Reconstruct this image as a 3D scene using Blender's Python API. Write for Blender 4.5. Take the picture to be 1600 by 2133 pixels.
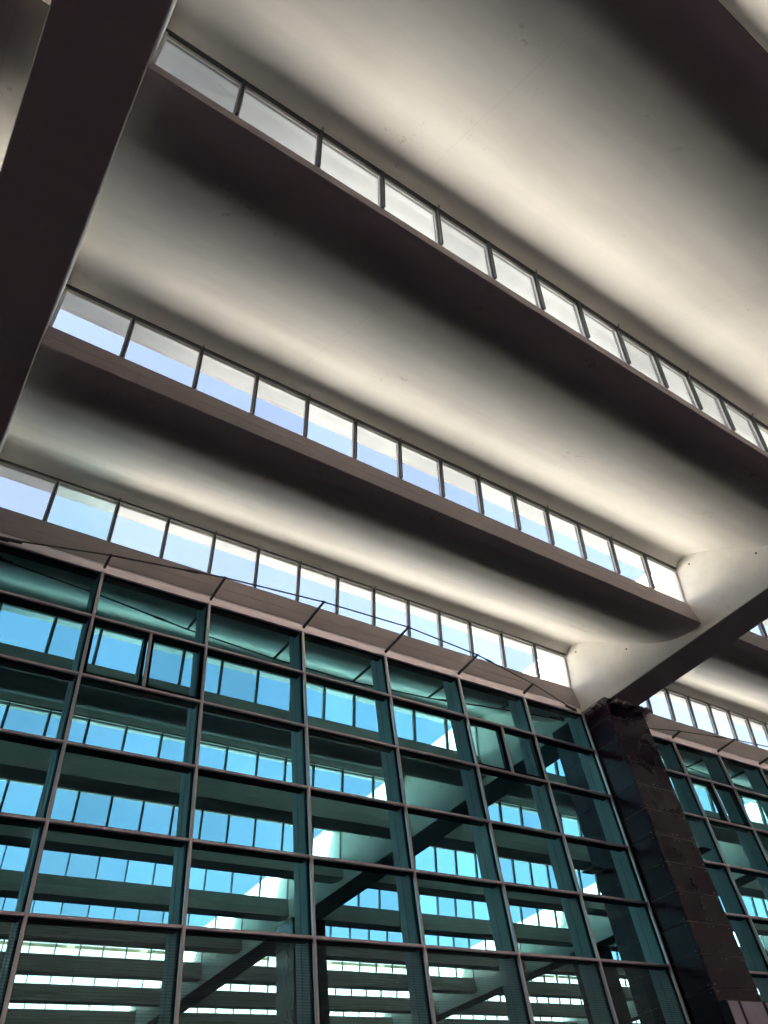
import bpy, math, random
from mathutils import Matrix, Vector

# ------------------------------------------------------------------ scene, camera, light
sc = bpy.context.scene
for o in list(bpy.data.objects):
    bpy.data.objects.remove(o)
H = 10.5                       # height of the glass wall's head above the ground; all z below are given from that head

cam_d = bpy.data.cameras.new('camera')
cam = bpy.data.objects.new('camera', cam_d)
sc.collection.objects.link(cam)
sc.camera = cam
cam_d.sensor_fit = 'HORIZONTAL'
cam_d.sensor_width = 36.0
cam_d.lens = 36.0 * 1502.16 / 1600.0
cam_d.clip_end = 2000
RIGHT = Vector((0.827085593, -0.551082072, -0.110625365))
DOWN = Vector((0.335308920, 0.641709758, -0.689765550))
FWD = Vector((0.451106805, 0.533401478, 0.715531630))
m = Matrix.Identity(4)
for i in range(3):
    m[i][0] = RIGHT[i]
    m[i][1] = -DOWN[i]
    m[i][2] = -FWD[i]
m[0][3], m[1][3], m[2][3] = -13.98867, -10.18365, -8.88707 + H
cam.matrix_world = m

SUN = Vector((-0.92, -0.39, 0.61)).normalized()      # towards the sun
elev = math.asin(SUN.z)
w = bpy.data.worlds.new('World')
sc.world = w
w.use_nodes = True
nt = w.node_tree
bg = nt.nodes['Background']
sky = nt.nodes.new('ShaderNodeTexSky')
sky.sky_type = 'NISHITA'
sky.sun_disc = False
sky.sun_elevation = elev
sky.sun_rotation = math.atan2(SUN.x, SUN.y)
sky.air_density = 1.0
sky.dust_density = 8.0
sky.ozone_density = 1.0
nt.links.new(sky.outputs[0], bg.inputs[0])
bg.inputs[1].default_value = 0.088

sl = bpy.data.lights.new('sun', 'SUN')
sl.energy = 5.0
sl.angle = math.radians(0.5)
sl.color = (1.0, 0.94, 0.86)
so = bpy.data.objects.new('sun', sl)
sc.collection.objects.link(so)
so.location = (-40, -30, 60)
so.rotation_euler = (-SUN).to_track_quat('-Z', 'Y').to_euler()

sc.view_settings.view_transform = 'Standard'
sc.view_settings.look = 'None'
sc.view_settings.gamma = 1.0
sc.view_settings.exposure = 3.2
sc.view_settings.use_curve_mapping = False
sc.render.engine = 'CYCLES'
cy = sc.cycles
cy.use_denoising = True
cy.max_bounces = 12
cy.diffuse_bounces = 6
cy.glossy_bounces = 4
cy.transmission_bounces = 4
cy.transparent_max_bounces = 40
cy.caustics_reflective = False
cy.caustics_refractive = False
cy.sample_clamp_indirect = 6.0

random.seed(7)
COL = sc.collection.objects

# ------------------------------------------------------------------ materials
def newmat(name):
    mt = bpy.data.materials.new(name)
    mt.use_nodes = True
    n = mt.node_tree
    return mt, n, n.nodes['Principled BSDF']

def ramp(n, fac, c0, c1, p0=0.3, p1=0.7):
    r = n.nodes.new('ShaderNodeValToRGB')
    r.color_ramp.elements[0].position = p0
    r.color_ramp.elements[1].position = p1
    r.color_ramp.elements[0].color = (*c0, 1)
    r.color_ramp.elements[1].color = (*c1, 1)
    n.links.new(fac, r.inputs[0])
    return r

def noise(n, scale, detail=4, rough=0.55, stretch=None):
    tc = n.nodes.new('ShaderNodeNewGeometry')
    t = n.nodes.new('ShaderNodeTexNoise')
    t.inputs['Scale'].default_value = scale
    t.inputs['Detail'].default_value = detail
    t.inputs['Roughness'].default_value = rough
    if stretch:
        mp = n.nodes.new('ShaderNodeMapping')
        mp.inputs['Scale'].default_value = stretch
        n.links.new(tc.outputs['Position'], mp.inputs[0])
        n.links.new(mp.outputs[0], t.inputs['Vector'])
    else:
        n.links.new(tc.outputs['Position'], t.inputs['Vector'])
    return t

def simple(name, c0, c1, rough, scale=3.0, metal=0.0, bump=0.0, bscale=60.0, stretch=None, rvar=0.0):
    mt, n, b = newmat(name)
    t = noise(n, scale, stretch=stretch)
    r = ramp(n, t.outputs['Fac'], c0, c1)
    n.links.new(r.outputs[0], b.inputs['Base Color'])
    b.inputs['Roughness'].default_value = rough
    b.inputs['Metallic'].default_value = metal
    if rvar:
        mr = n.nodes.new('ShaderNodeMapRange')
        mr.inputs['To Min'].default_value = rough - rvar
        mr.inputs['To Max'].default_value = rough + rvar
        n.links.new(t.outputs['Fac'], mr.inputs['Value'])
        n.links.new(mr.outputs[0], b.inputs['Roughness'])
    if bump:
        t2 = noise(n, bscale)
        bp = n.nodes.new('ShaderNodeBump')
        bp.inputs['Strength'].default_value = bump
        bp.inputs['Distance'].default_value = 0.01
        n.links.new(t2.outputs['Fac'], bp.inputs['Height'])
        n.links.new(bp.outputs[0], b.inputs['Normal'])
    return mt

def plaster():
    # painted concrete: broad uneven patches, trowel streaks along the vault, small scuffs and specks
    mt, n, b = newmat('painted_concrete')
    L = n.links.new
    big = noise(n, 0.55, 5, 0.6)
    r = ramp(n, big.outputs['Fac'], (0.745, 0.725, 0.675), (0.83, 0.815, 0.765), 0.3, 0.72)
    st = noise(n, 1.0, 5, 0.6, stretch=(0.35, 3.0, 3.0))
    r2 = ramp(n, st.outputs['Fac'], (0.93, 0.93, 0.93), (1, 1, 1), 0.32, 0.6)
    mx = n.nodes.new('ShaderNodeMix'); mx.data_type = 'RGBA'; mx.blend_type = 'MULTIPLY'
    mx.inputs['Factor'].default_value = 1.0
    L(r.outputs[0], mx.inputs['A']); L(r2.outputs[0], mx.inputs['B'])
    sp = noise(n, 9.0, 6, 0.7)
    gate = noise(n, 0.8, 2, 0.5)
    mul = n.nodes.new('ShaderNodeMath'); mul.operation = 'MULTIPLY'
    L(sp.outputs['Fac'], mul.inputs[0]); L(gate.outputs['Fac'], mul.inputs[1])
    r3 = ramp(n, mul.outputs[0], (1, 1, 1), (0.74, 0.71, 0.68), 0.385, 0.45)
    mx2 = n.nodes.new('ShaderNodeMix'); mx2.data_type = 'RGBA'; mx2.blend_type = 'MULTIPLY'
    mx2.inputs['Factor'].default_value = 1.0
    L(mx.outputs['Result'], mx2.inputs['A']); L(r3.outputs[0], mx2.inputs['B'])
    # faint construction joints across the vaults
    gx = n.nodes.new('ShaderNodeNewGeometry'); sx = n.nodes.new('ShaderNodeSeparateXYZ')
    L(gx.outputs['Position'], sx.inputs[0])
    def mth(op, a, v=None):
        q = n.nodes.new('ShaderNodeMath'); q.operation = op
        L(a, q.inputs[0])
        if v is not None: q.inputs[1].default_value = v
        return q.outputs[0]
    fr = mth('LESS_THAN', mth('ABSOLUTE', mth('SUBTRACT', mth('FRACT', mth('MULTIPLY_ADD', sx.outputs['X'], 1 / 5.1667)), 0.5)), 0.0022)
    fm = mth('MULTIPLY', fr, 0.08)
    mx3 = n.nodes.new('ShaderNodeMix'); mx3.data_type = 'RGBA'; mx3.blend_type = 'MIX'
    L(fm, mx3.inputs['Factor']); L(mx2.outputs['Result'], mx3.inputs['A']); mx3.inputs['B'].default_value = (0.25, 0.22, 0.2, 1)
    L(mx3.outputs['Result'], b.inputs['Base Color'])
    b.inputs['Roughness'].default_value = 0.7
    bp = n.nodes.new('ShaderNodeBump')
    bp.inputs['Strength'].default_value = 0.06
    bp.inputs['Distance'].default_value = 0.02
    bn = noise(n, 2.2, 6, 0.6, stretch=(0.5, 1.6, 1.6))
    L(bn.outputs['Fac'], bp.inputs['Height']); L(bp.outputs[0], b.inputs['Normal'])
    return mt

def glass(name, tint, tint2, dust, dustcol, stripes=False, refl=1.0):
    # a tinted pane: see-through colour, mirror reflection growing towards grazing view, a little dust on it
    mt = bpy.data.materials.new(name)
    mt.use_nodes = True
    n = mt.node_tree
    L = n.links.new
    n.nodes.remove(n.nodes['Principled BSDF'])
    out = n.nodes['Material Output']
    tr = n.nodes.new('ShaderNodeBsdfTransparent')
    t = noise(n, 0.9, 5, 0.6)
    r = ramp(n, t.outputs['Fac'], tint, tint2, 0.35, 0.65)
    oi = n.nodes.new('ShaderNodeObjectInfo')
    vr = n.nodes.new('ShaderNodeMapRange')
    vr.inputs['To Min'].default_value = 0.90; vr.inputs['To Max'].default_value = 1.06
    L(oi.outputs['Random'], vr.inputs['Value'])
    vm = n.nodes.new('ShaderNodeVectorMath'); vm.operation = 'SCALE'
    L(r.outputs[0], vm.inputs[0]); L(vr.outputs[0], vm.inputs['Scale'])
    L(vm.outputs[0], tr.inputs[0])
    gl = n.nodes.new('ShaderNodeBsdfGlossy')
    gl.inputs['Roughness'].default_value = 0.015
    gl.inputs['Color'].default_value = (0.9, 0.95, 1.0, 1)
    bp = n.nodes.new('ShaderNodeBump')
    bp.inputs['Strength'].default_value = 0.06
    bp.inputs['Distance'].default_value = 0.02
    wv = noise(n, 1.3, 2, 0.5)
    L(wv.outputs['Fac'], bp.inputs['Height']); L(bp.outputs[0], gl.inputs['Normal'])
    lw = n.nodes.new('ShaderNodeLayerWeight')
    lw.inputs['Blend'].default_value = 0.5
    p5 = n.nodes.new('ShaderNodeMath'); p5.operation = 'POWER'; p5.inputs[1].default_value = 5.0
    L(lw.outputs['Facing'], p5.inputs[0])
    ma = n.nodes.new('ShaderNodeMath'); ma.operation = 'MULTIPLY_ADD'
    ma.inputs[1].default_value = 0.9 * refl; ma.inputs[2].default_value = 0.04 * refl
    L(p5.outputs[0], ma.inputs[0])
    m1 = n.nodes.new('ShaderNodeMixShader')
    L(ma.outputs[0], m1.inputs[0]); L(tr.outputs[0], m1.inputs[1]); L(gl.outputs[0], m1.inputs[2])
    df = n.nodes.new('ShaderNodeBsdfDiffuse'); df.inputs[0].default_value = (*dustcol, 1)
    tl = n.nodes.new('ShaderNodeBsdfTranslucent'); tl.inputs[0].default_value = (*dustcol, 1)
    ad = n.nodes.new('ShaderNodeMixShader'); ad.inputs[0].default_value = 0.5
    L(df.outputs[0], ad.inputs[1]); L(tl.outputs[0], ad.inputs[2])
    dn = noise(n, 1.6, 6, 0.65, stretch=(1.0, 1.0, 0.45))
    dm = n.nodes.new('ShaderNodeMapRange')
    dm.inputs['From Min'].default_value = 0.3; dm.inputs['From Max'].default_value = 0.75
    dm.inputs['To Min'].default_value = dust * 0.3; dm.inputs['To Max'].default_value = dust
    L(dn.outputs['Fac'], dm.inputs['Value'])
    fac = dm.outputs[0]
    if stripes:
        # printed dot-line pattern: fine horizontal lines, slightly wavy
        wvx = n.nodes.new('ShaderNodeTexWave')
        wvx.wave_type = 'BANDS'; wvx.bands_direction = 'Z'
        wvx.inputs['Scale'].default_value = 9.0
        wvx.inputs['Distortion'].default_value = 1.6
        wvx.inputs['Detail'].default_value = 1.0
        wvx.inputs['Detail Scale'].default_value = 0.25
        g = n.nodes.new('ShaderNodeNewGeometry')
        L(g.outputs['Position'], wvx.inputs['Vector'])
        sr = n.nodes.new('ShaderNodeMapRange')
        sr.inputs['From Min'].default_value = 0.45; sr.inputs['From Max'].default_value = 0.75
        sr.inputs['To Min'].default_value = 0.02; sr.inputs['To Max'].default_value = 0.17
        L(wvx.outputs['Fac'], sr.inputs['Value'])
        sm = n.nodes.new('ShaderNodeMath'); sm.operation = 'ADD'
        L(sr.outputs[0], sm.inputs[0]); L(dm.outputs[0], sm.inputs[1])
        fac = sm.outputs[0]
    m2 = n.nodes.new('ShaderNodeMixShader')
    L(fac, m2.inputs[0]); L(m1.outputs[0], m2.inputs[1]); L(ad.outputs[0], m2.inputs[2])
    L(m2.outputs[0], out.inputs[0])
    return mt

M = {}
M['concrete'] = plaster()
M['roofing'] = simple('white_roofing', (0.81, 0.80, 0.745), (0.885, 0.875, 0.825), 0.75, 1.2, bump=0.2, bscale=8)
M['mullion'] = simple('dark_aluminium', (0.040, 0.046, 0.050), (0.06, 0.066, 0.07), 0.4, 5)
M['alu'] = simple('pale_aluminium', (0.50, 0.49, 0.49), (0.60, 0.59, 0.58), 0.45, 4)
M['mauve'] = simple('mauve_aluminium', (0.86, 0.71, 0.75), (0.93, 0.79, 0.82), 0.36, 2.5, metal=0.8)
M['taupe'] = simple('taupe_cladding', (0.31, 0.255, 0.25), (0.37, 0.305, 0.30), 0.5, 1.2)
M['gasket'] = simple('black_gasket', (0.012, 0.013, 0.014), (0.02, 0.02, 0.022), 0.5, 6)
M['fin'] = simple('grey_steel_fin', (0.68, 0.72, 0.72), (0.76, 0.79, 0.79), 0.5, 1.5)
M['steel'] = simple('dark_steel', (0.06, 0.055, 0.055), (0.10, 0.09, 0.09), 0.45, 9, metal=0.4)
M['cladding'] = simple('dark_stone_cladding', (0.030, 0.010, 0.028), (0.044, 0.018, 0.040), 0.26, 2.2)
M['cladding'].node_tree.nodes['Principled BSDF'].inputs['Specular IOR Level'].default_value = 0.35
M['joint'] = simple('joint_backing', (0.26, 0.21, 0.19), (0.34, 0.28, 0.25), 0.8, 8)
M['bounce_cut'] = simple('dark_bounce_cut', (0.035, 0.034, 0.034), (0.06, 0.058, 0.056), 0.8, 3)  # dark so the roof valley bounces little light to the soffit
M['eave'] = simple('grey_eave_dim', (0.44, 0.48, 0.52), (0.54, 0.58, 0.61), 0.6, 1.5)  # darker than the shell, standing in for less light on the overhang
M['bolt'] = simple('bolt_steel', (0.45, 0.43, 0.42), (0.6, 0.58, 0.56), 0.35, 20, metal=0.7)
M['lamp'] = simple('grey_lamp_housing', (0.42, 0.36, 0.35), (0.52, 0.46, 0.45), 0.5, 10)
M['lens'] = simple('lamp_lens', (0.10, 0.11, 0.12), (0.15, 0.16, 0.17), 0.1, 10)
M['signface'] = simple('lilac_sign_face', (0.66, 0.60, 0.74), (0.84, 0.78, 0.90), 0.35, 2.6)
M['asphalt'] = simple('paving', (0.042, 0.030, 0.040), (0.060, 0.044, 0.056), 0.8, 0.6, bump=0.3, bscale=30)
M['wallglass'] = glass('teal_glass', (0.45, 0.745, 0.775), (0.49, 0.775, 0.805), 0.003, (0.5, 0.5, 0.48), refl=0.2)
M['fritglass'] = glass('printed_teal_glass', (0.44, 0.65, 0.67), (0.48, 0.68, 0.70), 0.006, (0.40, 0.37, 0.33), stripes=True, refl=0.5)
M['clearglass'] = glass('clear_glass', (0.955, 0.965, 0.975), (0.97, 0.98, 0.985), 0.04, (0.75, 0.75, 0.72), refl=0.8)
M['dustyglass'] = glass('dusty_glass', (0.80, 0.93, 0.95), (0.88, 0.95, 0.96), 0.22, (0.65, 0.75, 0.72), refl=0.8)

# ------------------------------------------------------------------ mesh helpers
class MB:
    def __init__(s):
        s.v = []; s.f = []
    def quadbox(s, c):              # 8 corners: bottom ring 0-3, top ring 4-7
        k = len(s.v); s.v += [tuple(p) for p in c]
        s.f += [tuple(k + i for i in q) for q in ((3, 2, 1, 0), (4, 5, 6, 7), (0, 1, 5, 4), (1, 2, 6, 5), (2, 3, 7, 6), (3, 0, 4, 7))]
        return s
    def box(s, x0, x1, y0, y1, z0, z1):
        return s.quadbox([(x0, y0, z0), (x1, y0, z0), (x1, y1, z0), (x0, y1, z0), (x0, y0, z1), (x1, y0, z1), (x1, y1, z1), (x0, y1, z1)])
    def prism(s, prof, x0, x1):     # closed (y, z) outline swept along x
        n = len(prof); k = len(s.v)
        s.v += [(x0, y, z) for y, z in prof] + [(x1, y, z) for y, z in prof]
        for i in range(n):
            j = (i + 1) % n
            s.f.append((k + i, k + j, k + n + j, k + n + i))
        s.f.append(tuple(k + i for i in range(n))[::-1]); s.f.append(tuple(k + n + i for i in range(n)))
        return s
    def bar(s, a, b, r, n=8, r2=None):   # round bar between two points
        a = Vector(a); b = Vector(b); d = (b - a).normalized()
        u = d.cross(Vector((0, 0, 1)))
        if u.length < 1e-3: u = d.cross(Vector((0, 1, 0)))
        u.normalize(); t = d.cross(u); k = len(s.v); r2 = r if r2 is None else r2
        for p, q in ((a, r), (b, r2)):
            for i in range(n):
                an = 2 * math.pi * i / n
                s.v.append(tuple(p + (u * math.cos(an) + t * math.sin(an)) * q))
        for i in range(n):
            j = (i + 1) % n
            s.f.append((k + i, k + j, k + n + j, k + n + i))
        s.f.append(tuple(range(k, k + n))[::-1]); s.f.append(tuple(range(k + n, k + 2 * n)))
        return s
    def flat(s, a, b, wd, th):           # flat bar between two points, wide along z-ish, thin across
        a = Vector(a); b = Vector(b); d = (b - a).normalized()
        u = d.cross(Vector((0, 0, 1))).normalized(); t = u.cross(d).normalized()
        c = []
        for p, (ww, tt) in ((a, (wd, th)), (b, (wd * 0.6, th))):
            for du, dt in ((-1, -1), (1, -1), (1, 1), (-1, 1)):
                c.append(p + u * du * tt / 2 + t * dt * ww / 2)
        return s.quadbox(c)
    def mesh(s, name, mat, smooth=False, bevel=0.0):
        me = bpy.data.meshes.new(name)
        me.from_pydata(s.v, [], s.f)
        me.materials.append(mat)
        import bmesh
        bm = bmesh.new(); bm.from_mesh(me)
        bmesh.ops.recalc_face_normals(bm, faces=bm.faces)
        if bevel:
            bmesh.ops.bevel(bm, geom=list(bm.edges), offset=bevel, segments=1, affect='EDGES', clamp_overlap=True)
        bm.to_mesh(me); bm.free()
        if smooth:
            me.polygons.foreach_set('use_smooth', [True] * len(me.polygons))
            me.set_sharp_from_angle(angle=math.radians(32))
        return me

def put(name, me, parent=None, loc=(0, 0, 0)):
    o = bpy.data.objects.new(name, me)
    COL.link(o)
    o.location = loc
    if parent is not None: o.parent = parent
    return o

def tag(o, label, cat, group=None):
    o['label'] = label; o['category'] = cat
    if group: o['group'] = group
    return o

def thing(name, label, cat, loc, group=None):
    o = bpy.data.objects.new(name, None)
    o.empty_display_size = 0.3
    COL.link(o); o.location = loc
    return tag(o, label, cat, group)

def struct(o):
    o['kind'] = 'structure'
    return o

# ------------------------------------------------------------------ ground
g = MB()
S = 900
g.v = [(-S, -S, 0), (S, -S, 0), (S, S, 0), (-S, S, 0)]; g.f = [(0, 1, 2, 3)]
struct(put('ground', g.mesh('ground', M['asphalt'])))

# ------------------------------------------------------------------ layout
BAY = 15.5                     # beam to beam
ROW = 3.923                     # window to window
ROWS = range(-9, 13)
BAYS = (-1, 0, 1, 2, 3)
Y0, Y1 = ROW * (ROWS[0] - 1) - 0.2, ROW * ROWS[-1] + 0.75
ORD = ['first', 'second', 'third', 'fourth', 'fifth', 'sixth', 'seventh', 'eighth', 'ninth', 'tenth', 'eleventh', 'twelfth', 'thirteenth']
ZT0 = 2.41
FRONT_OPEN = 4.0
BAYNAME = {-1: 'left of the left beam', 0: 'between the two near beams', 1: 'right of the dark pillar', 2: 'two bays right', 3: 'three bays right'}
def rowname(n):
    return ('directly above the glass' if n == 0 else
            '%s before the glass wall' % ORD[-n - 1] if n < 0 else '%s behind the glass wall' % ORD[n - 1])

def catmull(p, k=5):
    out = []
    for i in range(len(p) - 1):
        a, b, c, d = p[max(i - 1, 0)], p[i], p[i + 1], p[min(i + 2, len(p) - 1)]
        for j in range(k):
            t = j / k
            out.append(tuple(0.5 * (2 * b[q] + (c[q] - a[q]) * t + (2 * a[q] - 5 * b[q] + 4 * c[q] - d[q]) * t * t + (3 * b[q] - a[q] - 3 * c[q] + d[q]) * t ** 3) for q in (0, 1)))
    out.append(tuple(p[-1]))
    return out

# ------------------------------------------------------------------ unseen dark walls, added round the hall to cut ambient light
M['shade_wall'] = simple('dark_shade_wall', (0.05, 0.048, 0.05), (0.08, 0.076, 0.078), 0.6, 1.0)
HX0, HX1 = 0.8 - 2 * BAY - 0.5, 0.8 + 3 * BAY + 0.5
def wall(name, x0, x1, y0, y1, z0, z1):
    struct(put(name, MB().box(x0, x1, y0, y1, z0, z1).mesh(name, M['shade_wall'])))
wall('shade_wall_left', HX0 - 0.3, HX0 - 0.004, Y0, Y1, 0, H + ZT0)
wall('shade_wall_right', HX1 + 0.004, HX1 + 0.3, Y0, Y1, 0, H + ZT0)
wall('shade_wall_back', HX0 - 0.3, HX1 + 0.3, Y1 + 0.004, Y1 + 0.3, 0, H + ZT0)
wall('shade_wall_front', HX0 - 0.3, HX1 + 0.3, Y0 - 0.3, Y0 - 0.004, FRONT_OPEN, H + ZT0)  # stops above an opening that lets in low front light

# ------------------------------------------------------------------ curved roof vaults
soffit = catmull([(-3.75, 0.362), (-3.52, 0.338), (-3.24, 0.365), (-2.92, 0.437), (-2.67, 0.545), (-2.31, 0.745), (-1.707, 1.157),
                  (-1.27, 1.475), (-0.82, 1.785), (-0.62, 1.912), (-0.46, 1.995), (-0.33, 2.05), (-0.21, 2.085), (-0.10, 2.085), (-0.01, 2.05), (0.085, 1.985)], 4) + [(0.15, 1.985), (0.20, 2.05), (0.30, 2.07), (0.54, 2.09)]
top = catmull([(0.58, 2.235), (0.2, 2.24), (-0.15, 2.225), (-0.5, 2.155), (-0.9, 1.985), (-1.4, 1.66), (-1.9, 1.31), (-2.4, 0.98), (-2.85, 0.78), (-3.2, 0.70), (-3.48, 0.69)], 4)
nose = [(-3.48, 0.90), (-3.68, 0.90), (-3.716, 0.655), (-3.745, 0.43)]
X0, X1 = -14.25, 0.35
vb = MB().prism(soffit + top + nose, X0, X1)
vault_me = vb.mesh('vault_shell', M['concrete'], smooth=True)
sill_me = MB().prism([(-3.472, 0.70), (-3.472, 1.012), (-3.62, 1.012), (-3.665, 1.0), (-3.724, 0.662), (-3.719, 0.659), (-3.685, 0.904), (-3.482, 0.904), (-3.482, 0.70)], -14.21, 0.31).mesh('sill', M['taupe'])
lip_me = MB().prism([(0.52, 2.258), (0.595, 2.258), (0.60, 2.22), (0.595, 2.075), (0.545, 2.075), (0.585, 2.10), (0.584, 2.250)], -14.2, 0.3).mesh('roof_edge', M['alu'])
eave_me = MB().prism([(0.205, 2.044), (0.30, 2.062), (0.54, 2.080), (0.54, 2.072), (0.30, 2.054), (0.205, 2.036)], -14.2, 0.3).mesh('eave_dim_strip', M['eave'])  # added grey strip that dims the overhang's underside by colour
fascia_me = MB().prism([(-3.760, 0.368), (-3.754, 0.432), (-3.728, 0.650), (-3.720, 0.652), (-3.748, 0.430), (-3.752, 0.368)], -14.2, 0.3).mesh('gutter_fascia', M['taupe'])
layer_pts = [p for p in top if p[0] > -2.36]
bounce_layer_me = MB().prism([(y, z + 0.005) for y, z in layer_pts] + [(y, z + 0.014) for y, z in layer_pts[::-1]], -14.2, 0.3).mesh('roof_bounce_layer', M['roofing'], smooth=True)  # white layer added on the roof to bounce more sun into the vaults
cut_pts = [p for p in top if p[0] < -2.35]
bounce_cut_me = MB().prism([(y, z + 0.006) for y, z in cut_pts] + [(-3.470, 0.72), (-3.470, 0.96), (-3.460, 0.96)] + [(y, z + 0.016) for y, z in cut_pts[::-1]][1:], -14.2, 0.3).mesh('bounce_cut_strip', M['bounce_cut'])  # unseen dark strip, added to cut bounce near the window heads
for b in BAYS:
    for n in ROWS:
        t = thing('roof_vault', 'curved roof vault %s, %s' % (BAYNAME[b], rowname(n)), 'roof vault', (b * BAY, n * ROW, H), 'curved roof vaults')
        put('vault_shell', vault_me, t)
        put('sill', sill_me, t)
        put('gutter_fascia', fascia_me, t)
        put('eave_dim_strip', eave_me, t)
        put('roof_bounce_layer', bounce_layer_me, t)
        put('bounce_cut_strip', bounce_cut_me, t)
        put('roof_edge', lip_me, t)

# ------------------------------------------------------------------ clerestory windows
MX = [-14.19, -13.13, -11.97, -10.95, -9.95, -8.94, -7.94, -6.95, -5.97, -4.99, -4.05, -3.08, -2.03, -0.87, 0.29]
B = Vector((0, 0.285, 1.012)); T = Vector((0, 0.12, 1.992))
ax = (T - B).normalized()                       # up the glass
nrm = Vector((0, ax.z, -ax.y))                  # outwards (away from the camera)
def slab(mb, x0, x1, s0, s1, d0, d1):           # s along the slope (0..1 from sill to head), d along the outward normal
    Ln = (T - B).length
    c = []
    for s in (s0, s1):
        for x, d in ((x0, d0), (x1, d0), (x1, d1), (x0, d1)):
            p = B + ax * (s * Ln) + nrm * d
            c.append((x, p.y, p.z))
    return mb.quadbox(c)
mull_me = slab(MB(), -0.016, 0.016, 0.0, 0.965, -0.07, 0.07).mesh('mullion', M['mullion'], bevel=0.004)
endm_me = slab(MB(), -0.03, 0.03, 0.0, 0.96, -0.03, 0.07).mesh('end_frame', M['alu'], bevel=0.004)
head_me = slab(MB(), -14.2, 0.3, 0.970, 1.0, -0.05, 0.08).mesh('head_rail', M['mullion'])
pane_me, sash_me = [], []
for i in range(14):
    a, c = MX[i] + 0.018, MX[i + 1] - 0.018
    pane_me.append(slab(MB(), a, c, 0.005, 0.96, 0.012, 0.022).mesh('pane', M['clearglass']))
    sb = MB()
    slab(sb, a, c, 0.90, 0.962, -0.002, 0.010); slab(sb, a, c, 0.885, 0.896, 0.002, 0.010)
    slab(sb, a, a + 0.022, 0.004, 0.884, -0.012, 0.010); slab(sb, c - 0.022, c, 0.004, 0.884, -0.012, 0.010)
    slab(sb, a + 0.023, c - 0.023, 0.004, 0.02, -0.004, 0.010)
    sash_me.append(sb.mesh('sash', M['alu']))
hook_me = MB().bar((-0.010, 0.06, 1.95), (-0.010, 0.03, 1.995), 0.005, 6).bar((0.010, 0.06, 1.95), (0.010, 0.03, 1.995), 0.005, 6).mesh('hook', M['mullion'])
SEEN = {0: range(-3, 11), 1: range(-2, 11), 2: range(1, 11), 3: range(4, 11)}
for b in SEEN:
    for n in SEEN[b]:
        t = thing('clerestory_window', 'clerestory window band %s, %s' % (BAYNAME[b], rowname(n)), 'window', (b * BAY, n * ROW, H), 'clerestory window bands')
        put('head_rail', head_me, t)
        for i, x in enumerate(MX):
            e = i in (0, 14)
            mu = put('end_frame' if e else 'mullion', endm_me if e else mull_me, t, (x, 0, 0))
            if not e and i % 2 == 0 and n < 3:
                put('hook', hook_me, mu)
        for i in range(14):
            pm = pane_me[i]
            p = put('pane', pm, t)
            if b == 0 and n == 0 and i == 1:
                p.data = pm.copy(); p.data.materials[0] = M['dustyglass']
                p['label'] = 'dusty frosted pane'
            if n < 4:
                put('sash', sash_me[i], p)

# ------------------------------------------------------------------ beams
ZB, ZT = 0.12, 2.41
holes_me = MB().bar((0.0, 0, 0), (-0.006, 0, 0), 0.024, 8).mesh('anchor_hole', M['gasket'])
BEAMLAB = {-2: 'long concrete beam beyond the left bay, outside the picture', -1: 'wide dark concrete beam crossing the top left corner', 0: 'long white concrete beam resting on the dark pillar',
           1: 'concrete beam at the far side of the bay right of the pillar', 2: 'concrete beam two bays right of the pillar', 3: 'farthest concrete beam, three bays right of the pillar'}
for k in (-2, -1, 0, 1, 2, 3):
    t = thing('concrete_beam', BEAMLAB[k], 'beam', (0.8 + k * BAY, 0, H + ZB), 'roof beams')
    bm_ = MB().prism([(-0.5, 0.012), (-0.488, 0.0), (0.488, 0.0), (0.5, 0.012), (0.5, ZT - ZB), (-0.5, ZT - ZB)], Y0, Y1)
    bm_.v = [(y, x, z) for x, y, z in bm_.v]
    put('beam_body', bm_.mesh('beam_body', M['concrete']), t)
    if k in (0, 1):
        for n in range(-2, 6):
            for y, z in ((-0.26, 1.83), (-1.71, 0.975)):
                put('anchor_hole', holes_me, t, (-0.5, y + n * ROW, z - ZB))
    if k == 0:
        tg = MB().box(-0.015, 0.015, -0.09, 0.09, -0.012, -0.001).mesh('cover_plate', M['alu'])
        o = put('cover_plate', tg, t, (0.1, -1.4, 0)); o.rotation_euler = (0, 0, -0.5)

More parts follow.
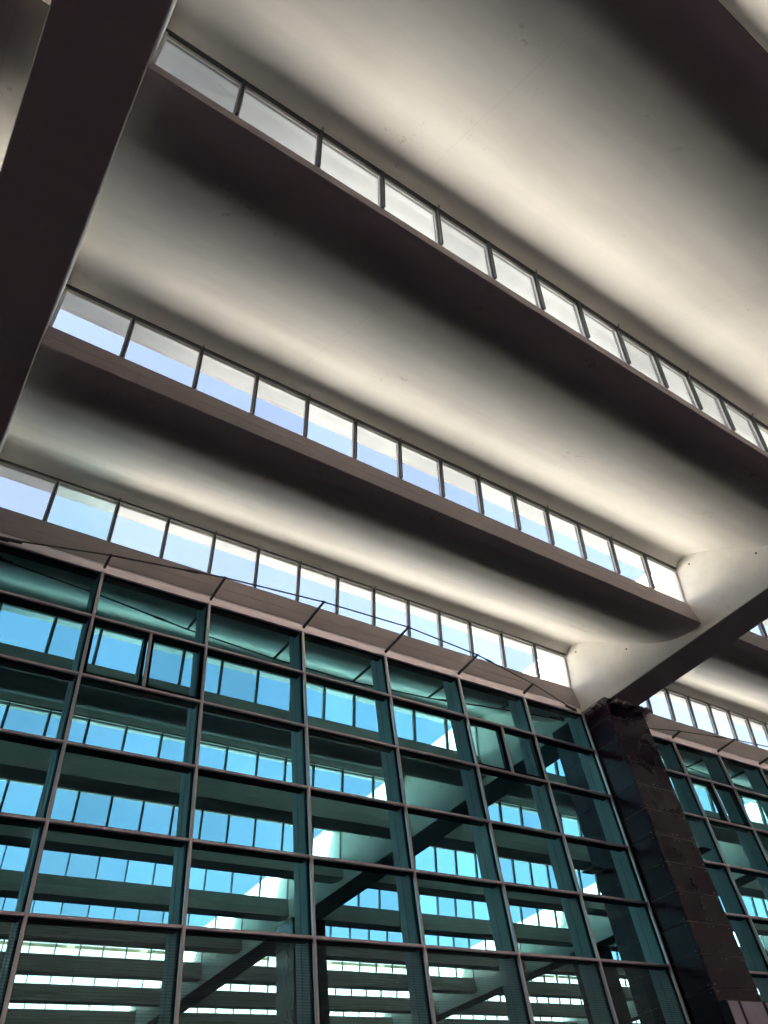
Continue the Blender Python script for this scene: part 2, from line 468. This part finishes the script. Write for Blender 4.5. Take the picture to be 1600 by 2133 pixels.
# ------------------------------------------------------------------ glass curtain walls
TZ = [0.0, -0.977, -2.107, -3.253, -4.386, -5.528, -6.67, -7.812, -8.954, -10.38]
cap_w = 0.023
def curtain(b, label):
    xs0 = -14.0 + b * BAY
    t = thing('glass_wall', label, 'glass wall', (xs0, 0, 0), 'glass curtain walls')
    def at(z): return H + z
    mm = MB().box(-cap_w, cap_w, -0.045, 0.012, at(TZ[-1]) - 0.1, at(0.03)).mesh('mullion', M['mauve'], bevel=0.005)
    inner = MB().box(-0.03, 0.03, 0.036, 0.060, at(TZ[-1]) - 0.1, at(0.0)).mesh('mullion_box', M['gasket'])
    fin = MB().box(-0.05, 0.05, 0.062, 0.46, 0.02, at(0.14)).mesh('fin', M['fin'], bevel=0.006)
    groove = MB().box(-0.056, -0.051, 0.27, 0.285, 0.02, at(0.10)).mesh('fin_groove', M['alu'])
    for i in range(8):
        mo = put('mullion', mm, t, (2.0 * i, 0, 0)); put('mullion_box', inner, mo)
        fo = put('fin', fin, t, (2.0 * i, 0, 0)); put('fin_groove', groove, fo)
    trm = MB().box(cap_w + 0.001, 2 - cap_w - 0.001, -0.040, 0.012, -0.022, 0.022).mesh('transom', M['mauve'], bevel=0.004)
    tri = MB().box(0.052, 1.948, 0.036, 0.19, -0.03, 0.03).mesh('transom_box', M['gasket'])
    for z in TZ:
        for i in range(7):
            tr = put('transom', trm, t, (2.0 * i, 0, at(z))); put('transom_box', tri, tr)
    pm = {}
    for j in range(len(TZ) - 1):
        h = round(TZ[j] - TZ[j + 1], 3)
        mat = 'fritglass' if j >= 5 else 'wallglass'
        for i in range(7):
            vent = (j == 1 and i in (1, 5))
            key = (h, mat, vent)
            if key not in pm:
                pm[key] = MB().box(0.015, 0.985 if vent else 1.985, 0.016, 0.028, -h + 0.012, -0.012).mesh('pane', M[mat])
            if not vent:
                put('pane', pm[key], t, (2.0 * i, 0, at(TZ[j])))
            else:
                mid = MB().box(0.978, 1.022, -0.040, 0.012, -h + 0.027, -0.027).mesh('vent_mullion', M['mauve'], bevel=0.004)
                mo = put('vent_mullion', mid, t, (2.0 * i, 0, at(TZ[j])))
                for q in (0, 1):
                    p = put('pane', pm[key], t, (2.0 * i + q, 0, at(TZ[j])))
                    fr = MB()
                    fr.box(0.03, 0.085, 0.034, 0.12, -h + 0.03, -0.03).box(0.915, 0.97, 0.034, 0.12, -h + 0.03, -0.03)
                    fr.box(0.086, 0.914, 0.034, 0.12, -0.085, -0.03).box(0.086, 0.914, 0.034, 0.12, -h + 0.03, -h + 0.11)
                    put('casement_frame', fr.mesh('casement_frame', M['gasket']), p)
    # head flashing between the top rail and the gutter nose above
    fl = MB().prism([(0.0, 0.031), (0.0, 0.17), (0.05, 0.19), (0.15, 0.338), (0.21, 0.338), (0.21, 0.031)], 0.0, 14.0)
    fl.v = [(x, y, z + H) for x, y, z in fl.v]
    put('head_flashing', fl.mesh('head_flashing', M['mauve']), t)
    ks = MB().box(-0.05, 14.05, -0.06, 0.2, 0.0, 0.03).mesh('base_rail', M['mullion'])
    put('base_rail', ks, t)
    return t
curtain(0, 'teal glass curtain wall left of the dark pillar')
curtain(1, 'teal glass curtain wall right of the dark pillar')

# ------------------------------------------------------------------ cable trusses at the head of the glass walls
TIP = [0.0, 0.30, 0.63, 0.82, 0.88, 0.72, 0.36, 0.0]
def truss(b, side, label):
    xs0 = -14.0 + b * BAY
    t = thing('cable_truss', label, 'cable truss', (xs0 + 7, 0, H), 'bow-shaped cable trusses')
    y_of = (lambda d: -0.047 - d) if side < 0 else (lambda d: 0.462 + d * 0.92)
    pts = [(-6.68, y_of(0.0), 0.055)] + [(-7 + 2.0 * i, y_of(TIP[i]), 0.135) for i in range(1, 7)] + [(6.68, y_of(0.0), 0.055)]
    for i in range(1, 7):
        x = -7 + 2.0 * i
        s = MB().flat((x, y_of(0.0), 0.085), (x, y_of(TIP[i]), 0.135), 0.06, 0.04).mesh('strut', M['steel'], bevel=0.003)
        so_ = put('strut', s, t)
        put('clamp', MB().bar((x - 0.03, y_of(TIP[i]), 0.14), (x + 0.03, y_of(TIP[i]), 0.14), 0.022, 8).mesh('clamp', M['steel']), so_)
    for i in range(7):
        put('cable', MB().bar(pts[i], pts[i + 1], 0.0145, 8).mesh('cable', M['steel'], smooth=True), t)
    for i, f0 in ((1, 0.62), (5, 0.12)):
        a, c = Vector(pts[i]), Vector(pts[i + 1])
        u = (c - a).normalized(); p = a + (c - a) * f0
        tb = MB().bar(p, p + u * 0.10, 0.014, 8, 0.026).bar(p + u * 0.1, p + u * 0.24, 0.026, 8).bar(p + u * 0.24, p + u * 0.34, 0.026, 8, 0.014)
        put('turnbuckle', tb.mesh('turnbuckle', M['steel'], smooth=True), t)
    for e in (0, -1):
        x, y, z = pts[e]; sgn = -1 if e == 0 else 1
        put('end_socket', MB().bar((x - sgn * 0.30, y + side * 0.033 , z + 0.012), (x + sgn * 0.06, y, z), 0.03, 8).box(x - 0.02, x + 0.10, min(y, y - side * 0.05), max(y, y - side * 0.05), z - 0.045, z + 0.045).mesh('end_socket', M['steel']), t)
truss(0, -1, 'bow-shaped steel cable truss outside the glass wall left of the pillar')
truss(0, 1, 'matching cable truss seen through the top panes left of the pillar')
truss(1, -1, 'bow-shaped steel cable truss outside the glass wall right of the pillar')
truss(1, 1, 'matching cable truss seen through the top panes right of the pillar')

# ------------------------------------------------------------------ pillars
JZ = -2.674; PH = 0.567
bolt_me = MB().bar((0, 0, 0), (0, -0.008, 0), 0.0105, 6).mesh('bolt', M['bolt'])
def pillar(x0, x1, y0, y1, label, bolts):
    cx, cy = (x0 + x1) / 2, (y0 + y1) / 2
    t = thing('pillar', label, 'pillar', (cx, cy, 0), 'dark clad pillars')
    hx, hy = (x1 - x0) / 2, (y1 - y0) / 2
    topz = H + ZB - 0.004
    put('core', MB().box(-hx + 0.007, hx - 0.007, -hy + 0.007, hy - 0.007, 0, topz - 0.01).mesh('core', M['joint']), t)
    zs = [H + JZ + PH * k for k in range(-14, 5)]
    zs = [z for z in zs if 0.02 < z < topz - 0.1]
    zs = [0.0] + zs + [topz]
    cache = {}
    for k in range(len(zs) - 1):
        z0, z1 = zs[k] + 0.006, zs[k + 1] - 0.006
        h = round(z1 - z0, 3)
        for side in range(4):
            half = hx if side in (0, 2) else hy
            key = (h, side % 2)
            if key not in cache:
                e = 0.0 if side % 2 == 0 else 0.026
                cache[key] = MB().box(-half + e, half - e, 0.0, 0.018, 0, h).mesh('cladding_panel', M['cladding'], bevel=0.0025)
            me = cache[key]
            p = put('cladding_panel', me, t, [(0, -hy, z0), (hx, 0, z0), (0, hy, z0), (-hx, 0, z0)][side])
            p.rotation_euler = (random.uniform(-.0025, .0025), random.uniform(-.001, .001), [0, math.pi / 2, math.pi, -math.pi / 2][side] + random.uniform(-.002, .002))
            if bolts and side in (0, 3):
                for bx in (-half + 0.09, -0.07, 0.07, half - 0.09):
                    for bz in (0.055, h - 0.055):
                        if random.random() < 0.9:
                            put('bolt', bolt_me, p, (bx, 0, bz))
    return t
pillar(0.07, 1.43, -0.75, 1.15, 'dark purple clad pillar standing between the two glass walls', True)
pillar(0.07, 1.43, 15.15, 16.45, 'clad pillar seen through the glass under the right beam', False)
pillar(0.07 + BAY, 1.43 + BAY, -0.75, 1.15, 'dark clad pillar at the right end of the right glass wall', False)
pillar(0.07 + BAY, 1.43 + BAY, 15.15, 16.45, 'inner clad pillar one bay farther right, seen through glass', False)
pillar(0.07 - BAY, 1.43 - BAY, -0.75, 1.15, 'dark clad pillar under the left beam, at the left end of the glass wall', False)
pillar(0.07 - BAY, 1.43 - BAY, 15.15, 16.45, 'inner clad pillar under the left beam behind the glass wall', False)

# ------------------------------------------------------------------ floodlights round the pillar head
def floodlight(x, y, rz, label, tilt=0.0):
    t = thing('floodlight', label, 'floodlight', (x, y, H - 0.06), 'small floodlights round the pillar head')
    t.rotation_euler = (0, 0, rz)
    hb = MB().box(-0.10, 0.10, -0.15, 0.02, -0.045, 0.03).mesh('housing', M['lamp'], bevel=0.01)
    o = put('housing', hb, t); o.rotation_euler = (tilt, 0, 0)
    ln = MB().box(-0.085, 0.085, -0.135, 0.005, 0.031, 0.036).mesh('lens', M['lens'])
    put('lens', ln, o)
    br = MB().box(-0.12, -0.105, -0.07, 0.10, -0.015, 0.015).box(0.105, 0.12, -0.07, 0.10, -0.015, 0.015).box(-0.12, 0.12, 0.085, 0.10, -0.015, 0.015).mesh('bracket', M['steel'])
    put('bracket', br, t)
FL = [(0.30, -0.85, 0.0, 'floodlight on the front of the pillar head, nearest the left corner', 0.1),
      (0.60, -0.85, 0.0, 'second floodlight from the left corner on the pillar head front', 0.15),
      (1.08, -0.85, 0.0, 'second floodlight from the right corner on the pillar head front', 0.1),
      (1.37, -0.85, 0.0, 'floodlight on the front of the pillar head, nearest the right corner', -0.1),
      (-0.03, -0.53, -math.pi / 2, 'floodlight on the left side of the pillar head, nearest the front', 0.0),
      (-0.03, -0.27, -math.pi / 2, 'floodlight on the left side of the pillar head, nearest the glass', 0.1),
      (1.53, -0.58, math.pi / 2, 'floodlight on the right side of the pillar head', 0.1)]
for f_ in FL: floodlight(*f_)

# slim lamp plate halfway down the pillar, right front corner
def slim_lamp(x, y, z, rz, label):
    t = thing('slim_lamp', label, 'lamp', (x, y, z), 'slim lamps on the pillar')
    t.rotation_euler = (0, 0, rz)
    put('lamp_plate', MB().prism([(-0.18, 0.0), (-0.16, -0.02), (0.14, -0.035), (0.18, -0.01), (0.18, 0.02), (-0.16, 0.02)], 0.10, 0.42).mesh('lamp_plate', M['gasket'], bevel=0.003), t)
    put('arm', MB().box(0.0, 0.11, -0.03, 0.03, -0.02, 0.015).mesh('arm', M['steel']), t)
slim_lamp(1.432, -0.62, H - 3.36, 0.0, 'slim black lamp plate sticking out of the right side of the pillar')
slim_lamp(0.068, 0.98, H - 3.40, math.pi, 'slim black lamp plate on the pillar seen through the glass')

# pale sign cabinet on the front of the pillar, low at the picture's edge
t = thing('sign_cabinet', 'pale lilac sign cabinet low on the front of the dark pillar', 'sign', (0.75, -0.75, H - 8.1))
put('cabinet', MB().box(-0.70, 0.72, -0.16, -0.012, 0.0, 1.80).mesh('cabinet', M['gasket'], bevel=0.006), t)
for a, c in ((-0.66, -0.36), (-0.27, 0.40), (0.52, 0.70)):
    put('sign_panel', MB().box(a, c, -0.172, -0.161, 0.02, 1.78).mesh('sign_panel', M['signface'], bevel=0.003), t)

# ------------------------------------------------------------------ tall sunlit building beyond the far end of the hall
FY = Y1 + 9.0
FT = H - 8.887 + 0.305 * (FY + 10.18)
t = thing('far_building', 'tall sunlit cream building beyond the hall, seen through the lowest strips of windows', 'building', (18.0, FY, 0))
M['render'] = simple('cream_render', (0.50, 0.40, 0.22), (0.60, 0.49, 0.29), 0.8, 0.25)
put('wall', MB().box(-70, 70, 0, 12, 0, FT - 0.3).mesh('wall', M['render']), t)
put('coping', MB().box(-70.1, 70.1, -0.12, 12.1, FT - 0.296, FT).mesh('coping', M['roofing'], bevel=0.03), t)
pil = MB().box(-0.3, 0.3, -0.14, -0.004, 0, FT - 0.3).mesh('pilaster', M['render'], bevel=0.02)
for i in range(24):
    put('pilaster', pil, t, (-69 + 6.0 * i, 0, 0))
